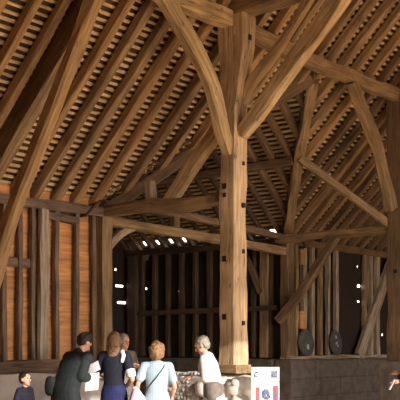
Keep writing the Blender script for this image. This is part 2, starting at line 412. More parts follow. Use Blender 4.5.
# long raking shore in the left bay
timber('raking_shore', [(-3.0, 3.0, 1.25), (-3.0, 2.30, 2.55), (-3.0, 1.85, 3.55), (-3.0, .9, 5.05), (-3.0, -.02, 6.55)], .2, .22, (1, 0, 0), 'ruddy', 'long smooth reddish raking timber crossing the upper left of the roof', 'shore', n=24, wob=.015, bev=.2)
link('peg_hole', box_bm((-3.13, 2.02, 3.2), (-3.06, 2.07, 3.25)), M['hole'], bpy.data.objects['raking_shore'])

# ------------------------------------------------------------------ aisle wall timbers
timber('wall_plate', [(-10, WP, 3.97), (-3, WP, 3.96), (.05, WP, 3.97)], .22, .16, (0, 1, 0), 'stud', 'dark wall plate above the orange boarded wall', 'beam', n=24, wob=.02)
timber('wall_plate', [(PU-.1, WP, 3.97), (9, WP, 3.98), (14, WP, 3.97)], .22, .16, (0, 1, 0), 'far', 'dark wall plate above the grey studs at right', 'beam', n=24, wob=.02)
timber('opening_beam', [(0.0, WP, 4.13), (1.6, WP, 4.18), (3.4, WP, 4.13), (PU, WP, 4.03)], .2, .15, (0, 1, 0), 'far', 'upper arched beam across the dark opening left of the central post', 'beam', n=16, wob=.015)
timber('lintel', [(0.0, WP, 3.83), (2.9, WP, 3.80), (PU, WP, 3.72)], .2, .17, (0, 1, 0), 'beam', 'lower straight beam across the dark opening, between left wall post and central post', 'beam', n=16, wob=.015)
timber('short_stud', [(1.95, WP, 3.88), (1.95, WP, 4.12)], .17, .16, (1, 0, 0), 'far', 'short upright block between the two beams over the dark opening', 'timber block', n=2)
timber('opening_brace', [(.06, WP, 3.32), (.4, WP, 3.62), (.78, WP, 3.80)], .14, .15, (0, 1, 0), 'grey', 'small brace at the upper left corner of the dark opening', 'brace', n=6)
t = thing('wall_post', 'square oak wall post at the right end of the orange boarded wall', 'post', (0, WP-.02, 1.3))
link('shaft', timber_bm([(0, 0, 0), (0, 0, 2.62)], .25, .23, (1, 0, 0), n=20, wob=.012), M['beam'], t)
t = thing('wall_post', 'dark wall post under the foot of the valley timber, right of the opening', 'post', (PU-.05, WP-.02, 1.3))
link('shaft', timber_bm([(0, 0, 0), (0, 0, 2.68)], .26, .24, (1, 0, 0), n=20, wob=.012), M['far'], t)
# sill beams
timber('sill_beam', [(-10, WP-.08, 1.22), (-3, WP-.08, 1.22), (.15, WP-.08, 1.22)], .30, .2, (0, 1, 0), 'stud', 'dark timber sill under the orange boarded wall', 'sill', n=24, wob=.02)
timber('sill_beam', [(PU-.15, WP-.03, 1.30), (9, WP-.03, 1.30), (14, WP-.03, 1.30)], .26, .07, (0, 1, 0), 'grey', 'weathered grey sill under the studs at right', 'sill', n=24, wob=.02)
# studs
for i, u in enumerate((-9.2, -8.6, -8.0, -7.4, -6.8, -6.2, -5.6, -5.1, -4.6, -4.15, -3.7, -3.28, -2.75, -2.27, -1.96, -1.67, -1.14, -.68, -.27)):
    wd = .078
    timber('stud', [(u, WP-.02, 1.3), (u+R.uniform(-.02, .02), WP-.02, 2.6), (u, WP-.02, 3.92)], wd*R.uniform(.9, 1.15), .085, (1, 0, 0), 'stud',
           'dark upright stud against the orange boards' if u > -2.5 else 'dark upright stud of the left wall beyond the picture edge', 'stud', 'studs on the orange boarded wall' if u > -2.5 else 'studs left of the picture', n=8, wob=.01)
timber('stud', [(-1.47, WP-.05, 1.3), (-1.45, WP-.05, 3.92)], .19, .08, (1, 0, 0), 'grey', 'widest paler stud on the orange boarded wall', 'stud', n=8, wob=.012)
timber('noggin', [(-2.9, WP-.0, 2.95), (-1.7, WP-.0, 2.95)], .07, .15, (0, 1, 0), 'stud', 'short dark rail between studs at the left edge of the orange wall', 'rail', n=6)
timber('noggin', [(-1.36, WP-.02, 3.80), (-.68, WP-.02, 3.76)], .14, .12, (0, 1, 0), 'stud', 'rough batten just under the plate of the orange boarded wall', 'rail', n=6, wob=.02)
u = PU+.28; k = 0
while u < 13.8:
    if (R.random() < .9 or u < 8) and not 8.8 < u < 9.28 and not 10.1 < u < 10.7:
        timber('stud', [(u, WP-.02, 1.32), (u+R.uniform(-.03, .03), WP-.02, 2.6), (u, WP-.02, 3.92)], R.uniform(.09, .16), .11, (1, 0, 0), 'grey' if k % 3 else 'beam',
               'weathered upright stud of the far wall on the right', 'stud', 'studs of the far wall on the right', n=8, wob=.012)
    u += R.uniform(.29, .40); k += 1
timber('wall_brace', [(8.88, WP-.12, 1.3), (9.7, WP-.12, 2.5), (10.7, WP-.12, 3.95)], .14, .30, (0, 1, 0), 'grey', 'broad brace leaning right across the studs beside the right post', 'brace', n=10, wob=.012)
# porch wall timbers
timber('wide_stud', [(PU-.04, 3.58, 1.3), (PU-.04, 3.56, 3.9)], .24, .14, (0, 1, 0), 'beam', 'wide brown upright just right of the central post, inside the opening', 'stud', n=8, wob=.012)
timber('porch_brace', [(PU-.10, 4.25, 3.9), (PU-.10, 3.95, 3.42), (PU-.10, 3.66, 2.8)], .15, .1, (0, 1, 0), 'far', 'short brace sloping down to the wide upright right of the central post', 'brace', n=6)
for k in range(11):
    w = 3.45+.45*k
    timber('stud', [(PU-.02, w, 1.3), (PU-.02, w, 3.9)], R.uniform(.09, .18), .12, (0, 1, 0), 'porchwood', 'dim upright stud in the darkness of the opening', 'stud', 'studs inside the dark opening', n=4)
for k in range(9):
    u = .4+.52*k
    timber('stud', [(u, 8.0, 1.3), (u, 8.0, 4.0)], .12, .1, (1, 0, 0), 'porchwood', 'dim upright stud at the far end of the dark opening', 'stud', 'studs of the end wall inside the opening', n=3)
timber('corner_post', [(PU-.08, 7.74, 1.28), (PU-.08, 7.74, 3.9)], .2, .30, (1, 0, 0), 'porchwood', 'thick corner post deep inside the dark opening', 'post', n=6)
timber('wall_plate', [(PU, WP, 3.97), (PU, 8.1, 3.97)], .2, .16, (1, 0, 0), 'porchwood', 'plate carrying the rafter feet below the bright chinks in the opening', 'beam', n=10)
timber('wall_plate', [(0, WP+.15, 3.97), (0, 8.1, 3.97)], .2, .16, (1, 0, 0), 'porchwood', 'plate on the left side wall of the porch, hidden by the wall post', 'beam', n=10)
timber('rail', [(PU-.1, 3.2, 2.45), (PU-.1, 7.8, 2.40)], .08, .12, (1, 0, 0), 'porchwood', 'dim horizontal rail across the studs in the opening', 'rail', n=6)

# ------------------------------------------------------------------ walls (structure)
def boards(bm, f, a, b, z0, z1, h=.21, holes=(), th=.025):
    """horizontal weatherboards; f(t, z, out) -> point; holes: (t0,t1,z0,z1)"""
    z = z0
    while z < z1-.01:
        ze = min(z+h, z1); cuts = sorted([(c[0], c[1]) for c in holes if z <= (c[2]+c[3])/2 < ze])
        segs = []; t = a
        for c0, c1 in cuts: segs.append((t, c0)); t = c1
        segs.append((t, b))
        for s, e in segs:
            q = [f(s, z, .0), f(e, z, .0), f(e, ze+.015, -.0), f(s, ze+.015, -.0)]
            n = (f(s, z, 1)-f(s, z, 0)).normalized()
            sheet(bm, [q[0]+n*.012, q[1]+n*.012, q[2], q[3]], n*th)
        for c in [c for c in holes if z <= (c[2]+c[3])/2 < ze]:   # the rest of the board above and below the chink
            n = (f(c[0], z, 1)-f(c[0], z, 0)).normalized()
            if c[2] > z+.005: sheet(bm, [f(c[0], z, 0), f(c[1], z, 0), f(c[1], c[2], 0), f(c[0], c[2], 0)], n*th)
            if c[3] < ze-.005: sheet(bm, [f(c[0], c[3], 0), f(c[1], c[3], 0), f(c[1], ze+.015, 0), f(c[0], ze+.015, 0)], n*th)
        z = ze
bm = bmesh.new(); boards(bm, lambda t, z, o: Vector((t, WP+.06+o, z)), -16.8, -.05, 1.25, 4.3)
struct('wall_left', bm, M['orange'])
def chink(u, z, su=.05, sz=.04): return (u-su/2, u+su/2, z-sz/2, z+sz/2)
bm = bmesh.new(); boards(bm, lambda t, z, o: Vector((t, WP+.06+o, z)), PU, 16.8, 1.10, 4.3,
    holes=[chink(9.22, 3.10, .16, .075), chink(9.2, 2.70, .12, .05), chink(9.15, 3.6, .06, .05), chink(9.47, 3.56, .06, .05), chink(10.45, 1.86, .09, .05), chink(10.78, 1.85, .10, .05)])
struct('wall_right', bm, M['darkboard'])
bm = bmesh.new(); boards(bm, lambda t, z, o: Vector((PU+.06+o, t, z)), WP+.05, 8.1, 1.25, 4.02,
    holes=[chink(7.42, 3.82, .10, .08), chink(7.45, 3.05, .06, .05), chink(6.33, 2.93, .06, .05)])
boards(bm, lambda t, z, o: Vector((-.06-o, t, z)), WP+.05, 8.1, 1.25, 4.02)
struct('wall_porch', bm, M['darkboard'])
bm = bmesh.new(); boards(bm, lambda t, z, o: Vector((t, 8.08+o, z)), -.05, PU+.05, 0, 4.0, h=.2,
    holes=[chink(5.64, 3.13, .30, .05), chink(5.72, 2.70, .32, .06), chink(5.5, 3.55, .07, .05)])
boards(bm, lambda t, z, o: Vector((t, 8.08+o, z)), .3, PU-.3, 4.0, 4.3, h=.3)
sheet(bm, [Vector((-.45, 8.12, 3.9)), Vector((PU+.45, 8.12, 3.9)), Vector((AX, 8.12, AZ+.42))], Vector((0, .03, 0)))
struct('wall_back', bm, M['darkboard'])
# masonry bases
def masonry(f, a, b, z1, th, mat, bw=.55, bh=.31):
    """coursed blocks with real joints over a mortar core"""
    bm = bmesh.new(); z = 0; row = 0
    while z < z1-.02:
        ze = min(z+bh*R.uniform(.9, 1.1), z1); t = a-(row % 2)*bw/2
        while t < b:
            e = t+bw*R.uniform(.7, 1.35); s, ee = max(t, a)+.006, min(e, b)-.006
            if ee-s > .05:
                p = R.uniform(0, .018); lo = f(s, z+.006, -p); hi = f(ee, ze-.006, th)
                nv = len(bm.verts)
                box_bm([min(lo[i], hi[i]) for i in range(3)], [max(lo[i], hi[i]) for i in range(3)], bm)
            t = e
        z = ze; row += 1
    bmesh.ops.bevel(bm, geom=bm.edges[:], offset=.014, segments=1, affect='EDGES')
    for v in bm.verts: v.co += noise.noise_vector(v.co*3.1)*.010
    for fc in bm.faces: fc.material_index = 0
    lo = f(a, 0, .02); hi = f(b, z1-.01, th-.02)
    nf = len(bm.faces)
    box_bm([min(lo[i], hi[i]) for i in range(3)], [max(lo[i], hi[i]) for i in range(3)], bm)
    bm.faces.ensure_lookup_table()
    for fc in bm.faces[nf:]: fc.material_index = 1
    return bm
struct('wall_right_masonry', masonry(lambda t, z, o: Vector((t, WP-.15+o, z)), PU-.1, 16.8, 1.26, .45, 'stone', .8, .42), [M['stone'], M['mortar']])
bm = masonry(lambda t, z, o: Vector((PU-.12+o, t, z)), WP+.35, 7.95, 1.28, .4, 'stone')
struct('wall_porch_masonry', bm, [M['stone'], M['mortar']])
struct('wall_porch_left_masonry', masonry(lambda t, z, o: Vector((.12-o, t, z)), WP+.35, 7.95, 1.28, .4, 'stone'), [M['stone'], M['mortar']])
bm = bmesh.new(); n = 120
# limewashed base wall of the left bay, uneven surface
rows = []
for j in range(9):
    rows.append([bm.verts.new((-16.8+i*(16.95)/n, WP-.13+.03*noise.noise(Vector((i*.45, j*.6, 3))), j*1.13/8)) for i in range(n+1)])
for j in range(8):
    for i in range(n): bm.faces.new((rows[j][i], rows[j][i+1], rows[j+1][i+1], rows[j+1][i]))
back = [[bm.verts.new((x, WP+.3, z)) for x in (-16.8, .15)] for z in (0, 1.13)]
bm.faces.new((rows[-1][0],) + tuple(rows[-1][i] for i in range(1, n+1)) + (back[1][1], back[1][0]))
bm.faces.new(tuple(rows[j][n] for j in range(9)) + (back[1][1], back[0][1]))
bm.faces.new((back[0][0], back[0][1], back[1][1], back[1][0]))
struct('wall_left_limewash', bm, M['plaster'])
# ends of the barn and the front wall with its wide cart opening (behind the photographer)
struct('wall_end_right', box_bm((16.8, -10, 0), (16.95, 3.4, 11)), M['darkboard'])
struct('wall_end_left', box_bm((-16.95, -10, 0), (-16.8, 3.4, 11)), M['darkboard'])
D0, D1, DH = -6.5, 2.8, 4.95
E0, E1, EH = 4.6, 10.5, 2.3   # second, lower opening, added to bring more light from the right
bm = box_bm((-16.8, -10.15, 0), (D0, -10, 6.2)); box_bm((D1, -10.15, 0), (E0, -10, 6.2), bm); box_bm((E0, -10.15, EH), (E1, -10, 6.2), bm); box_bm((E1, -10.15, 0), (16.8, -10, 6.2), bm); box_bm((D0, -10.15, DH), (D1, -10, 6.2), bm)
struct('wall_front', bm, M['orange'])

# ------------------------------------------------------------------ plinths
def stone_lump(bm, c, r, seed, mi=0):
    before = set(bm.verts)
    res = bmesh.ops.create_icosphere(bm, subdivisions=2, radius=1)
    for v in res['verts']:
        k = 1+.22*noise.noise(v.co*1.7+Vector((seed, 0, 0)))
        p = v.co*k; e = 2.6
        m = max(abs(p.x), abs(p.y), abs(p.z)); p = p*(1-.25)+p/m*.25 if m else p
        v.co = Vector((p.x*r[0], p.y*r[1], p.z*r[2]))+Vector(c)
    for v in res['verts']:
        for f in v.link_faces: f.material_index = mi
t = thing('stone_plinth', 'bright pale stone plinth of rounded boulders beneath the central post', 'plinth', (0, 0, 0))
bm = bmesh.new()
for i in range(60):
    pass
z = .14; row = 0
while z < 1.0:
    for j in range(3):
        w = -.3+.30*j+(.1 if row % 2 else 0)
        if w > .46: continue
        for uu in (-.20, .20):
            stone_lump(bm, (uu+R.uniform(-.02, .02), w, z+R.uniform(-.02, .02)), (R.uniform(.17, .2), R.uniform(.15, .19), R.uniform(.14, .17)), R.random()*90)
    z += .25; row += 1
for w in (-.24, .08, .36): stone_lump(bm, (0, w, .98), (.36, .20, .13), R.random()*50)
link('boulders', bm, M['chalk'], t, smooth=True)
link('core', box_bm((-.27, -.33, 0), (.27, .42, .98)), M['chalk'], t)
t = thing('flint_wall', 'low wall of small grey flints with a rounded top, left of the plinth', 'wall', (0, .5, 0))
bm = bmesh.new(); i = 0
z = .06
while z < 1.14:
    w = .03+R.uniform(0, .05)
    while w < .92:
        edge = 0 if w < .6 else (w-.6)*.45
        if z < 1.13-edge:
            for uu in (-.26, .26):
                stone_lump(bm, (uu*(1 if z < 1.0 else .65)+R.uniform(-.02, .02), w, z), (R.uniform(.035, .055), R.uniform(.035, .055), R.uniform(.028, .045)), R.random()*90)
        w += R.uniform(.06, .085)
    z += .066
for k in range(26): stone_lump(bm, (R.uniform(-.18, .18), .03+k*.034, 1.10-max(0, k*.034-.6)*.45), (.07, .06, .04), R.random()*90)
link('flints', bm, M['rubble'], t, smooth=True)
link('mortar_core', box_bm((-.295, 0, 0), (.295, .78, 1.06)), M['rubble'], t)
for nm, x in (('right post', 5.6), ('first post outside the frame', -5.6)):
    t = thing('stone_plinth', 'grey block plinth under the %s' % nm, 'plinth', (x, 0, 0))
    bm = masonry(lambda a, z, o: Vector((a, -.3+o, z)), -.3, .3, 1.26, .6, 'stone', .4, .3)
    link('blocks', bm, [M['stone'], M['mortar']], t)

# ------------------------------------------------------------------ discs and board scrap by the right wall
def disc(u, label, d, spots):
    t = thing('round_disc', label, 'disc', (u, WP-.13, 1.335))
    r = .31
    bm = bmesh.new(); prof = [(0, -.02), (r*.62, -.02), (r*.78, -.032), (r*.97, -.03), (r, -.01), (r, .02), (0, .02)]; S = 40
    rings = [[bm.verts.new((q*math.cos(a*2*math.pi/S), y, q*math.sin(a*2*math.pi/S))) for a in range(S)] if q else [bm.verts.new((0, y, 0))] for q, y in prof]
    for A, B in zip(rings[:-1], rings[1:]):
        for a in range(S):
            b = (a+1) % S
            if len(A) == 1: bm.faces.new((A[0], B[a], B[b]))
            elif len(B) == 1: bm.faces.new((A[a], A[b], B[0]))
            else: bm.faces.new((A[a], A[b], B[b], B[a]))
    o = link('disc_face', bm, M['disc'], t); o.location = (0, 0, r); o.rotation_euler = (.0-.12, 0, d)
    for (x, z, s) in spots:
        bm = bmesh.new(); stone_lump(bm, (0, 0, 0), (s, .008, s*1.2), u)
        m = link('pale_mark', bm, M['pale'], o, smooth=True); m.location = (x, -.026, z)
disc(6.46, 'smaller-looking dark round disc with a pale spot, left of two on the right sill', 0, [(.03, -.10, .055)])
disc(7.77, 'dark round disc with faint pale marks, right of two on the right sill', .12, [(0, .14, .04), (.02, 0, .03), (.05, -.07, .03), (-.04, -.02, .025)])
box = link('plank_scrap', box_bm((6.27, WP-.105, 1.97), (6.48, WP-.07, 2.38)), M['orange']); tag(box, 'bright orange piece of plank on the studs above the left disc', 'plank')
box = link('plank_scrap', box_bm((6.27, WP-.105, 3.45), (6.48, WP-.07, 3.80)), M['ruddy']); tag(box, 'dull orange piece of plank high on the far wall under the right aisle tie', 'plank')

# ------------------------------------------------------------------ display board
t = thing('display_board', 'white display board with small pictures standing beside the stone plinth', 'display board', (-.23, -.80, 0), math.radians(39.6-90))
def pb(name, lo, hi, mat, par=t): return link(name, box_bm(lo, hi), M[mat], par)
pn_ = pb('panel', (-.215, 0, .12), (.215, .02, 1.02), 'paper'); tag(pn_, 'large white lower panel')
hd = pb('header_panel', (-.215, -.004, 1.03), (.215, .016, 1.25), 'paper')
for x in (-.205, .195): pb('leg', (x, .021, 0), (x+.02, .041, 1.2), 'black')
for x in (-.075, .068): pb('divider', (x, -.007, 1.035), (x+.005, -.004, 1.245), 'greyp', hd)
def blot(name, cx, cz, w, h, mat, par, y=-.006, n=9, seed=1):
    bm = bmesh.new(); rr = random.Random(seed)
    for i in range(n):
        a = cx+(rr.random()-.5)*w*.8; c = cz+(rr.random()-.5)*h*.8; sw = w*rr.uniform(.12, .3); sh = h*rr.uniform(.12, .3)
        box_bm((a-sw/2, y-.0005*i-.0005, c-sh/2), (a+sw/2, y, c+sh/2), bm)
    return link(name, bm, M[mat], par)
blot('picture', -.145, 1.14, .11, .09, 'bluep', hd, seed=3)
blot('picture', -.005, 1.155, .08, .06, 'greyp', hd, seed=5)
blot('caption', -.005, 1.085, .08, .02, 'bluep', hd, seed=8)
pb('picture', (.085, -.006, 1.085), (.185, -.004, 1.2), 'greyp', hd); blot('drawing', .135, 1.14, .1, .11, 'bluep', hd, y=-.007, seed=4)
pb('picture', (-.15, -.003, .70), (-.09, 0, .94), 'red', pn_)
pb('picture', (.115, -.003, .70), (.20, 0, .965), 'red', pn_); blot('drawing', .157, .83, .06, .2, 'bluep', pn_, y=-.004, seed=9)
blot('picture', .01, .83, .13, .18, 'bluep', pn_, y=-.003, n=26, seed=6)

# ------------------------------------------------------------------ people
def tube(bm, pts, rad, seg=14):
    """closed lofted limb through pts; rad entries are r or (rx, ry)"""
    P = [Vector(p) for p in pts]; Rr = [(r, r) if not isinstance(r, tuple) else r for r in rad]
    rings = []; n = len(P)
    t0 = (P[1]-P[0]).normalized(); t1 = (P[-1]-P[-2]).normalized()
    PP = [P[0]-t0*min(Rr[0])*.85, P[0]-t0*min(Rr[0])*.5]+P+[P[-1]+t1*min(Rr[-1])*.5, P[-1]+t1*min(Rr[-1])*.85]
    RR = [tuple(.45*x for x in Rr[0]), tuple(.85*x for x in Rr[0])]+Rr+[tuple(.85*x for x in Rr[-1]), tuple(.45*x for x in Rr[-1])]
    for i, p in enumerate(PP):
        t = (PP[min(i+1, len(PP)-1)]-PP[max(i-1, 0)]).normalized()
        ref = Vector((1, 0, 0)) if abs(t.x) < .9 else Vector((0, 1, 0))
        x = (ref-t*ref.dot(t)).normalized(); y = t.cross(x)
        rings.append([bm.verts.new(p+x*RR[i][0]*math.cos(a*2*math.pi/seg)+y*RR[i][1]*math.sin(a*2*math.pi/seg)) for a in range(seg)])
    for A, B in zip(rings[:-1], rings[1:]):
        for a in range(seg): bm.faces.new((A[a], A[(a+1) % seg], B[(a+1) % seg], B[a]))
    bm.faces.new(rings[0][::-1]); bm.faces.new(rings[-1])

def ell(bm, c, r, sub=3, jit=0, seed=0, rot=None):
    res = bmesh.ops.create_icosphere(bm, subdivisions=sub, radius=1)
    for v in res['verts']:
        k = 1+jit*noise.noise(v.co*3+Vector((seed, seed, 0))) if jit else 1
        p = Vector((v.co.x*r[0]*k, v.co.y*r[1]*k, v.co.z*r[2]*k))
        if rot: p = rot @ p
        v.co = p+Vector(c)

def fuse(name, bm, mat, parent, voxel=.009, smooth=3):
    bmesh.ops.recalc_face_normals(bm, faces=bm.faces)
    me = bpy.data.meshes.new('tmp'); bm.to_mesh(me); bm.free()
    o = bpy.data.objects.new('tmp', me); col.objects.link(o)
    m = o.modifiers.new('r', 'REMESH'); m.mode = 'VOXEL'; m.voxel_size = voxel; m.use_smooth_shade = True
    s = o.modifiers.new('s', 'SMOOTH'); s.iterations = smooth; s.factor = .5
    dg = bpy.context.evaluated_depsgraph_get()
    nm = bpy.data.meshes.new_from_object(o.evaluated_get(dg))
    bpy.data.objects.remove(o); nm.materials.clear(); nm.materials.append(mat)
    for p in nm.polygons: p.use_smooth = True
    q = bpy.data.objects.new(name, nm); col.objects.link(q); q.parent = parent
    return q

def hand(bm, wrist, direction, palm_n, side=1, curl=.5, s=1):
    """palm with four fingers and a thumb"""
    d = Vector(direction).normalized(); n = Vector(palm_n); n = (n-d*n.dot(d)).normalized(); x = d.cross(n)*side
    w = Vector(wrist)
    tube(bm, [w-d*.02*s, w+d*.03*s, w+d*.085*s], [.026*s, .032*s, .030*s], 12)
    tube(bm, [w+d*.07*s-x*.026*s, w+d*.075*s+x*.026*s], [.017*s, .017*s], 10)
    for k, (o, L) in enumerate(((-.031, .072), (-.010, .082), (.011, .076), (.031, .060))):
        b = w+d*.088*s+x*o*s; a = curl*.5
        d1 = d*math.cos(a)+n*math.sin(a); d2 = d*math.cos(a*2.3)+n*math.sin(a*2.3)
        p1 = b+d1*L*.45*s; p2 = p1+d2*L*.55*s
        tube(bm, [b-d*.02*s, b, p1, p2], [.0105*s, .0105*s, .0095*s, .008*s], 8)
    b = w+d*.025*s-x*.028*s; p1 = b+(d*.55-x*.75+n*.3).normalized()*.04*s; p2 = p1+(d*.8-x*.2+n*.5).normalized()*.032*s
    tube(bm, [b+x*.01*s, b, p1, p2], [.014*s, .014*s, .0115*s, .009*s], 8)

def person(label, loc, ang, H, lean=0, head=(0, 0, 0), elbows=None, hands=None, hdirs=None, top='white', sleeve='short', bottom='trouser',
           skirt=False, coat=False, hair='hairdark', hairstyle='short', wide=1.0, group=None, nod=0, curl=.5, skin='skin', scale_head=1.0, deep=1.0):
    s = H/1.75; root = thing('person', label, 'person', loc, math.radians(ang-90))
    S = lambda x, y, z: Vector((x*s, (y+lean*max(0, (z-.95))/.5)*s, (z-.25*abs(lean)*max(0, z-.95))*s))
    E = elbows or {-1: (-.27, -.03, 1.12), 1: (.27, -.03, 1.12)}
    Hn = hands or {-1: (-.27, .05, .86), 1: (.27, .05, .86)}
    hd = hdirs or {-1: (0, .1, -1), 1: (0, .1, -1)}
    hipz = .93; sh = {k: S(k*.175*wide, 0, 1.43) for k in (-1, 1)}
    bm = bmesh.new()
    # trunk
    tor = [(S(0, 0, .90), (.155*s*wide, .105*s)), (S(0, -.01, 1.05), (.135*s*wide, .10*s)), (S(0, .0, 1.2), (.145*s*wide, .105*s)), (S(0, .0, 1.34), (.165*s*wide, .105*s)), (S(0, -.01, 1.44), (.13*s*wide, .075*s))]
    tube(bm, [a for a, b in tor], [b for a, b in tor], 20)
    tube(bm, [sh[-1], sh[1]], [.058*s, .058*s], 12)
    legs = {}
    for k in (-1, 1):
        L = [S(k*.085, 0, .90), S(k*.095, .012, .52), S(k*.10, -.015, .30), S(k*.10, -.02, .09)]
        legs[k] = L
        tube(bm, L, [.088*s, .058*s, .054*s, .038*s], 14)
        tube(bm, [S(k*.10, -.05, .045), S(k*.105, .06, .045), S(k*.11, .17, .03)], [.036*s, .040*s, .028*s], 12)
        e = S(*E[k]) if True else 0; h = S(*Hn[k])
        tube(bm, [sh[k], (sh[k]+e)/2+Vector((k*.004, 0, 0)), e], [.052*s, .046*s, .038*s], 12)
        tube(bm, [e, (e*.6+h*.4), h], [.038*s, .040*s, .026*s], 12)
        hand(bm, h, hd[k], (-k*1.0, .3, 0) if abs(Vector(hd[k]).normalized().z) > .5 else (0, 0, -1), side=k, curl=curl, s=s)
    # neck and head
    hs = s*scale_head
    nb = S(0, -.005, 1.46); hc = S(0, .02, 1.50)+Vector((head[0], head[1], .13*hs+head[2]))
    tube(bm, [nb, nb.lerp(hc, .5), hc], [.058*s, .054*s, .054*s], 12)
    rot = Matrix.Rotation(-nod, 3, 'X')
    hp = lambda x, y, z: hc+rot @ (Vector((x, y, z))*hs)
    ell(bm, hp(0, -.012, .025), (.076*hs, .095*hs, .092*hs), rot=rot)
    ell(bm, hp(0, .022, -.035), (.058*hs, .066*hs, .075*hs), rot=rot)
    tube(bm, [hp(0, .082, .02), hp(0, .100, -.012), hp(0, .104, -.024)], [.009*hs, .013*hs, .014*hs], 8)
    ell(bm, hp(0, .066, -.088), (.024*hs, .022*hs, .02*hs), 2)
    ell(bm, hp(0, .079, .037), (.048*hs, .014*hs, .010*hs), 2)
    for k in (-1, 1): ell(bm, hp(k*.076, -.008, -.01), (.011*hs, .022*hs, .032*hs), 2, rot=rot)
    fuse('body', bm, M[skin], root, .008*max(.8, s), 2)
    for k in (-1, 1):
        bm = bmesh.new(); ell(bm, hp(k*.030, .080, .012), (.012*hs, .010*hs, .009*hs), 2); link('eye', bm, M['eye'], root, smooth=True)
    bm = bmesh.new(); ell(bm, hp(0, .088, -.050), (.022*hs, .007*hs, .007*hs), 2); link('mouth', bm, M['lip'], root, smooth=True)
    # garments
    off = .014*s
    bm = bmesh.new()
    T = [(a, (b[0]+off, (b[1]+off)*deep)) for a, b in tor]
    if coat:
        T = [(S(0, 0, .55), (.27*s*wide, .21*s)), (S(0, 0, .75), (.24*s*wide, .18*s)), (S(0, -.02, .95), (.215*s*wide, .165*s)), (S(0, -.03, 1.15), (.205*s*wide, .155*s)), (S(0, -.03, 1.32), (.215*s*wide, .15*s)), (S(0, -.02, 1.43), (.16*s*wide, .10*s))]
        tube(bm, [sh[-1]+Vector((-.02, 0, -.02)), sh[1]+Vector((.02, 0, -.02))], [.09*s, .09*s], 14)
        tube(bm, [S(0, -.02, 1.45), S(0, -.02, 1.50)], [.085*s, .07*s], 14)
    else:
        T = [(T[0][0]+Vector((0, 0, -.06*s)), (T[0][1][0]+.008, T[0][1][1]+.008))]+T
        tube(bm, [sh[-1], sh[1]], [.070*s, .070*s], 14)
        tube(bm, [S(0, -.01, 1.44), S(0, -.008, 1.475)], [.075*s, .062*s], 14)
    tube(bm, [a for a, b in T], [b for a, b in T], 22)
    for k in (-1, 1):
        e = S(*E[k]); h = S(*Hn[k]); o2 = off*(2.2 if coat else 1.3)
        if sleeve == 'short': tube(bm, [sh[k], sh[k].lerp(e, .65)], [.052*s+o2, .048*s+o2+.006], 14)
        else:
            tube(bm, [sh[k], sh[k].lerp(e, .5), e], [.052*s+o2, .048*s+o2, .044*s+o2], 14)
            tube(bm, [e, e.lerp(h, .5 if sleeve == 'rolled' else .92)], [.042*s+o2, (.040 if sleeve == 'rolled' else .032)*s+o2], 14)
    fuse('coat' if coat else 'shirt', bm, M[top], root, .010, 4)
    bm = bmesh.new()
    if skirt:
        tube(bm, [S(0, 0, .38), S(0, 0, .7), S(0, 0, .92), S(0, 0, 1.04)], [(.24*s, .19*s), (.215*s, .165*s), (.19*s*wide, .135*s), (.150*s*wide, .118*s)], 22)
        fuse('skirt', bm, M[bottom], root, .012, 3)
    else:
        for k in (-1, 1): tube(bm, [legs[k][0], legs[k][1], legs[k][2], legs[k][3]+Vector((0, 0, .03*s))], [.108*s, .080*s, .078*s, .07*s], 14)
        tube(bm, [S(0, 0, .86), S(0, -.005, 1.00)], [(.185*s*wide, .138*s*(deep+1)/2), (.178*s*wide, .136*s*(deep+1)/2)], 20)
        fuse('trousers', bm, M[bottom], root, .012, 3)
    for k in (-1, 1):
        bm = bmesh.new(); tube(bm, [S(k*.10, -.055, .05), S(k*.105, .06, .05), S(k*.11, .18, .036)], [.048*s, .05*s, .036*s], 12)
        fuse('shoe', bm, M['leather'], root, .012, 2)
    # hair
    bm = bmesh.new()
    ell(bm, hp(0, -.030, .045), (.088*hs, .100*hs, .090*hs), 3, .12, H*9, rot)
    ell(bm, hp(0, -.055, .0), (.080*hs, .070*hs, .085*hs), 3, .12, H*5, rot)
    if hairstyle in ('curly', 'bob'):
        for i in range(26):
            a = R.random()*6.28; b = R.uniform(-.2, 1.4)
            v = Vector((math.cos(a)*math.cos(b), math.sin(a)*math.cos(b), math.sin(b)))
            if v.y > .55 and v.z < .55: continue
            ell(bm, hp(v.x*.088, v.y*.095-.025, v.z*.095+.03), (.03*hs,)*3, 1)
    if hairstyle == 'bob':
        ell(bm, hp(0, -.045, .0), (.105*hs, .095*hs, .125*hs), 3, .16, H*3, rot)
        ell(bm, hp(.0, -.045, -.055), (.098*hs, .075*hs, .06*hs), 3, .2, H*4, rot)
    if hairstyle == 'long':
        ell(bm, hp(0, -.04, .0), (.100*hs, .10*hs, .12*hs), 3, .1, H*3, rot)
        tube(bm, [hp(0, -.05, .02), hp(0, -.065, -.10), hp(0, -.075, -.20), hp(.01, -.07, -.26)], [(.095*hs, .07*hs), (.100*hs, .06*hs), (.078*hs, .045*hs), (.035*hs, .025*hs)], 16)
    fuse('hair', bm, M[hair], root, .008, 1)
    return root, S, sh, hp

# small boy
person('small boy in a navy top, facing right beside the limewashed wall', (-3.31, 1.19, 0), -82, 1.16, top='navy', sleeve='short', bottom='navy', hair='hairdark', scale_head=1.28)
# person in a dark coat bending over a paper
p1, S, sh, hp = person('person in a long dark coat with curly dark hair, head bent over a white paper', (-3.01, .65, 0), -8, 1.77, lean=.2, head=(0.0, .075, -.015), nod=.75,
       elbows={-1: (-.25, .0, 1.14), 1: (.25, .0, 1.14)}, hands={-1: (-.14, .26, 1.16), 1: (.16, .26, 1.12)}, hdirs={-1: (.1, 1, .1), 1: (-.1, 1, .1)},
       top='coat', sleeve='long', bottom='coat', coat=True, hair='hairdark', hairstyle='curly', wide=1.2, scale_head=1.08)
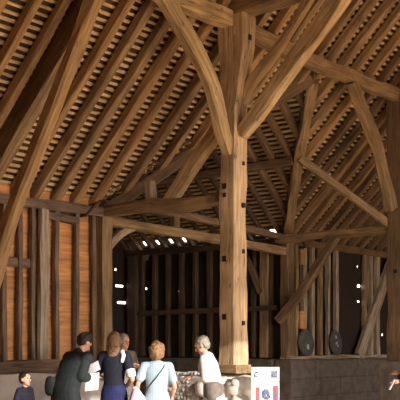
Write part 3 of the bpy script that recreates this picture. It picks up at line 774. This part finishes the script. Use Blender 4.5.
# navy woman
p2, S2, sh2, hp2 = person('person with long sandy hair in a navy top with white sleeve bands and blue skirt', (-2.45, .26, 0), 28, 1.76,
       elbows={-1: (-.26, .06, 1.12), 1: (.30, -.12, 1.10)}, hands={-1: (-.16, .24, 1.08), 1: (.17, .06, 1.00)}, hdirs={-1: (.3, 1, 0), 1: (-.8, .6, -.1)},
       top='navy', sleeve='short', bottom='blueskirt', skirt=True, hair='hairblond', hairstyle='long', scale_head=1.05)
bm = bmesh.new(); a = sh2[1]; e = S2(.30, -.12, 1.10)
tube(bm, [a.lerp(e, .62), a.lerp(e, .78)], [.072, .072], 16); fuse('white_cuff', bm, M['white'], p2, .01, 1)
bm = bmesh.new(); tube(bm, [a+Vector((-.05, -.02, .055)), a+Vector((-.015, -.075, .0)), a+Vector((-.03, -.10, -.08))], [.036, .034, .026], 12); fuse('white_yoke', bm, M['white'], p2, .01, 1)
# man behind
person('person in a brown jacket half hidden behind the long-haired one', (-1.40, 1.10, 0), -95, 1.76, top='jacket', sleeve='long', bottom='trouser', hair='hairgrey',
       elbows={-1: (-.26, .05, 1.12), 1: (.24, .05, 1.14)}, hands={-1: (-.1, .26, 1.2), 1: (.1, .28, 1.25)}, hdirs={-1: (.4, 1, .2), 1: (-.3, 1, .4)}, nod=.1)
# pale blue blouse
p3, S3, sh3, hp3 = person('person in a pale blue blouse seen from behind with a dark shoulder strap', (-2.12, -.26, 0), 45, 1.58,
       elbows={-1: (-.30, -.02, 1.13), 1: (.28, -.03, 1.10)}, hands={-1: (-.30, .12, 1.02), 1: (.25, .10, .95)}, hdirs={-1: (.0, 1, -.3), 1: (0, .6, -.8)},
       top='white', sleeve='short', bottom='white', skirt=True, hair='hairbrown', hairstyle='bob', wide=1.12, nod=.15, curl=1.0, scale_head=1.2)
mb, nt, b = nmat('pale_blue_stripe'); N, L = nt.nodes, nt.links
tc = N.new('ShaderNodeTexCoord'); wv = N.new('ShaderNodeTexWave'); wv.inputs['Scale'].default_value = 14; wv.inputs['Distortion'].default_value = .6
L.new(tc.outputs['Object'], wv.inputs['Vector']); rp = N.new('ShaderNodeValToRGB')
rp.color_ramp.elements[0].color = (.27, .38, .48, 1); rp.color_ramp.elements[1].color = (.44, .56, .64, 1)
L.new(wv.outputs['Fac'], rp.inputs[0]); L.new(rp.outputs[0], b.inputs['Base Color']); b.inputs['Roughness'].default_value = .8
for c in p3.children:
    if c.name.split('.')[0] in ('shirt', 'skirt'): c.data.materials[0] = mb
bm = bmesh.new(); tube(bm, [S3(.13, .0, 1.50), S3(.11, -.09, 1.42), S3(.0, -.135, 1.27), S3(-.12, -.125, 1.12), S3(-.19, -.05, 1.02)], [.009]*5, 8)
fuse('shoulder_strap', bm, M['leather'], p3, .006, 1)
# grey haired man
p4, S4, sh4, hp4 = person('grey-haired person in a pale pink shirt, looking down in front of the stone plinth', (-1.17, -.54, 0), 118, 1.71, lean=.12, nod=.5, deep=1.3, head=(0, .035, -.01),
       elbows={-1: (-.25, .04, 1.13), 1: (.25, .04, 1.13)}, hands={-1: (-.12, .25, 1.13), 1: (.12, .25, 1.13)}, hdirs={-1: (.3, 1, 0), 1: (-.3, 1, 0)},
       top='pinkshirt', sleeve='long', bottom='trouser', hair='hairgrey', wide=1.2, scale_head=1.1)
# person at the right edge
p5, S5, sh5, hp5 = person('person in black clothes at the right edge, only one raised hand and sleeve showing', (-.17, -3.23, 0), 129, 1.66,
       elbows={-1: (-.26, .06, 1.08), 1: (.27, .06, 1.10)}, hands={-1: (-.12, .17, 1.14), 1: (.15, .14, 1.26)}, hdirs={-1: (.4, .8, .1), 1: (-.3, 1, .1)},
       head=(0, -.03, 0), top='black', sleeve='long', bottom='black', hair='hairdark')

# held things
def sheet_obj(name, c, ux, uz, w, h, mat, label, cat, bendy=.02):
    bm = bmesh.new(); n = 6; ux = Vector(ux).normalized(); uz = Vector(uz).normalized(); nn = ux.cross(uz)
    A = [[[bm.verts.new(Vector(c)+ux*(i/n-.5)*w+uz*(j/n-.5)*h+nn*(bendy*math.sin(i/n*math.pi)+k*.002)) for j in range(n+1)] for i in range(n+1)] for k in (0, 1)]
    for i in range(n):
        for j in range(n):
            for k in (0, 1): bm.faces.new((A[k][i][j], A[k][i+1][j], A[k][i+1][j+1], A[k][i][j+1]))
    for i in range(n):
        for j in (0, n): bm.faces.new((A[0][i][j], A[0][i+1][j], A[1][i+1][j], A[1][i][j]))
        for j in (0, n): bm.faces.new((A[0][j][i], A[0][j][i+1], A[1][j][i+1], A[1][j][i]))
    return tag(link(name, bm, M[mat], smooth=False), label, cat)
def px(x, d): return None
sheet_obj('paper_sheet', (-2.79, .36, 1.07), (.62, -.78, .12), (.1, .0, 1), .19, .24, 'paper', 'bright white sheet of paper held in front of the dark-coated person', 'paper')
sheet_obj('leaflet', (-2.77, .35, 1.27), (.62, -.7, .45), (-.3, .1, 1), .18, .13, 'lilac', 'lilac-grey leaflet held up above the white sheet', 'leaflet')
# shoulder bag of the coated person
t = thing('shoulder_bag', 'small dark grey bag at the left hip of the dark-coated person', 'bag', (-3.14, .83, 0))
bm = bmesh.new(); tube(bm, [(0, 0, .93), (.0, .0, 1.0), (0, 0, 1.10)], [(.07, .10), (.075, .11), (.06, .09)], 16); fuse('bag_body', bm, M['coat'], t, .012, 3)
bm = bmesh.new(); tube(bm, [(.02, -.02, 1.10), (.08, -.12, 1.26), (.12, -.22, 1.36)], [.01, .01, .01], 8); fuse('strap', bm, M['leather'], t, .007, 1)
# carrier bag
t = thing('carrier_bag', 'pink and white carrier bag held by the person in the pale blue blouse', 'bag', (-2.38, -.13, 0), math.radians(-50))
bm = bmesh.new(); tube(bm, [(0, 0, .52), (0, 0, .68), (.0, 0, .84), (-.03, 0, .98)], [(.13, .07), (.15, .08), (.12, .06), (.04, .03)], 20)
for v in bm.verts: v.co += noise.noise_vector(v.co*9)*.015
fuse('bag_body', bm, M['pinkbag'], t, .01, 2)
bm = bmesh.new(); tube(bm, [(-.10, -.075, .72), (-.07, -.075, .84), (-.035, -.045, .97)], [.022, .022, .016], 10); fuse('printed_stripe', bm, M['pink'], t, .008, 1)
sheet_obj('folded_paper', (-.71, -3.22, 1.06), (.2, -.2, -.1), (.5, -.3, 1), .03, .16, 'lilac', 'narrow folded paper in the hand of the person at the right edge', 'paper')

# ------------------------------------------------------------------ light, camera
wd = bpy.data.worlds.new('sky'); sc.world = wd; wd.use_nodes = True
bg = wd.node_tree.nodes['Background']; bg.inputs[0].default_value = (1, .93, .82, 1); bg.inputs[1].default_value = 3.6
def area(name, loc, rot, sx, sy, portal=True, e=0, c=(1, 1, 1)):
    l = bpy.data.lights.new(name, 'AREA'); l.shape = 'RECTANGLE'; l.size = sx; l.size_y = sy; l.energy = e; l.color = c
    if portal: l.cycles.is_portal = True
    o = bpy.data.objects.new(name, l); col.objects.link(o); o.location = loc; o.rotation_euler = rot; return o
area('cart_doorway_daylight', ((D0+D1)/2, -10.05, DH/2), (math.radians(90), 0, 0), D1-D0, DH)
area('added_opening_portal', ((E0+E1)/2, -10.05, EH/2), (math.radians(90), 0, 0), E1-E0, EH)  # portal for the unseen opening added to brighten right-hand faces
s = bpy.data.lights.new('sun', 'SUN'); s.energy = 2.5; s.angle = math.radians(.6); s.color = (1, .93, .82)
so = bpy.data.objects.new('sun', s); col.objects.link(so)
el = math.radians(18); dv = Vector((.22*math.cos(el), .975*math.cos(el), -math.sin(el)))
so.rotation_euler = dv.to_track_quat('-Z', 'Y').to_euler(); so.location = (1, -14, 5)

cam = bpy.data.cameras.new('camera'); co = bpy.data.objects.new('camera', cam); col.objects.link(co)
co.location = (-12.13, -9.34, 1.59); co.rotation_euler = (math.radians(90), 0, math.radians(39.6-90))
cam.sensor_width = 36; cam.sensor_fit = 'HORIZONTAL'; cam.lens = 950/400*36; cam.shift_y = (345-200)/400
cam.clip_end = 200
sc.camera = co
sc.view_settings.view_transform = 'Standard'; sc.view_settings.look = 'None'; sc.view_settings.gamma = 1
sc.view_settings.use_curve_mapping = False
sc.view_settings.exposure = 1.22
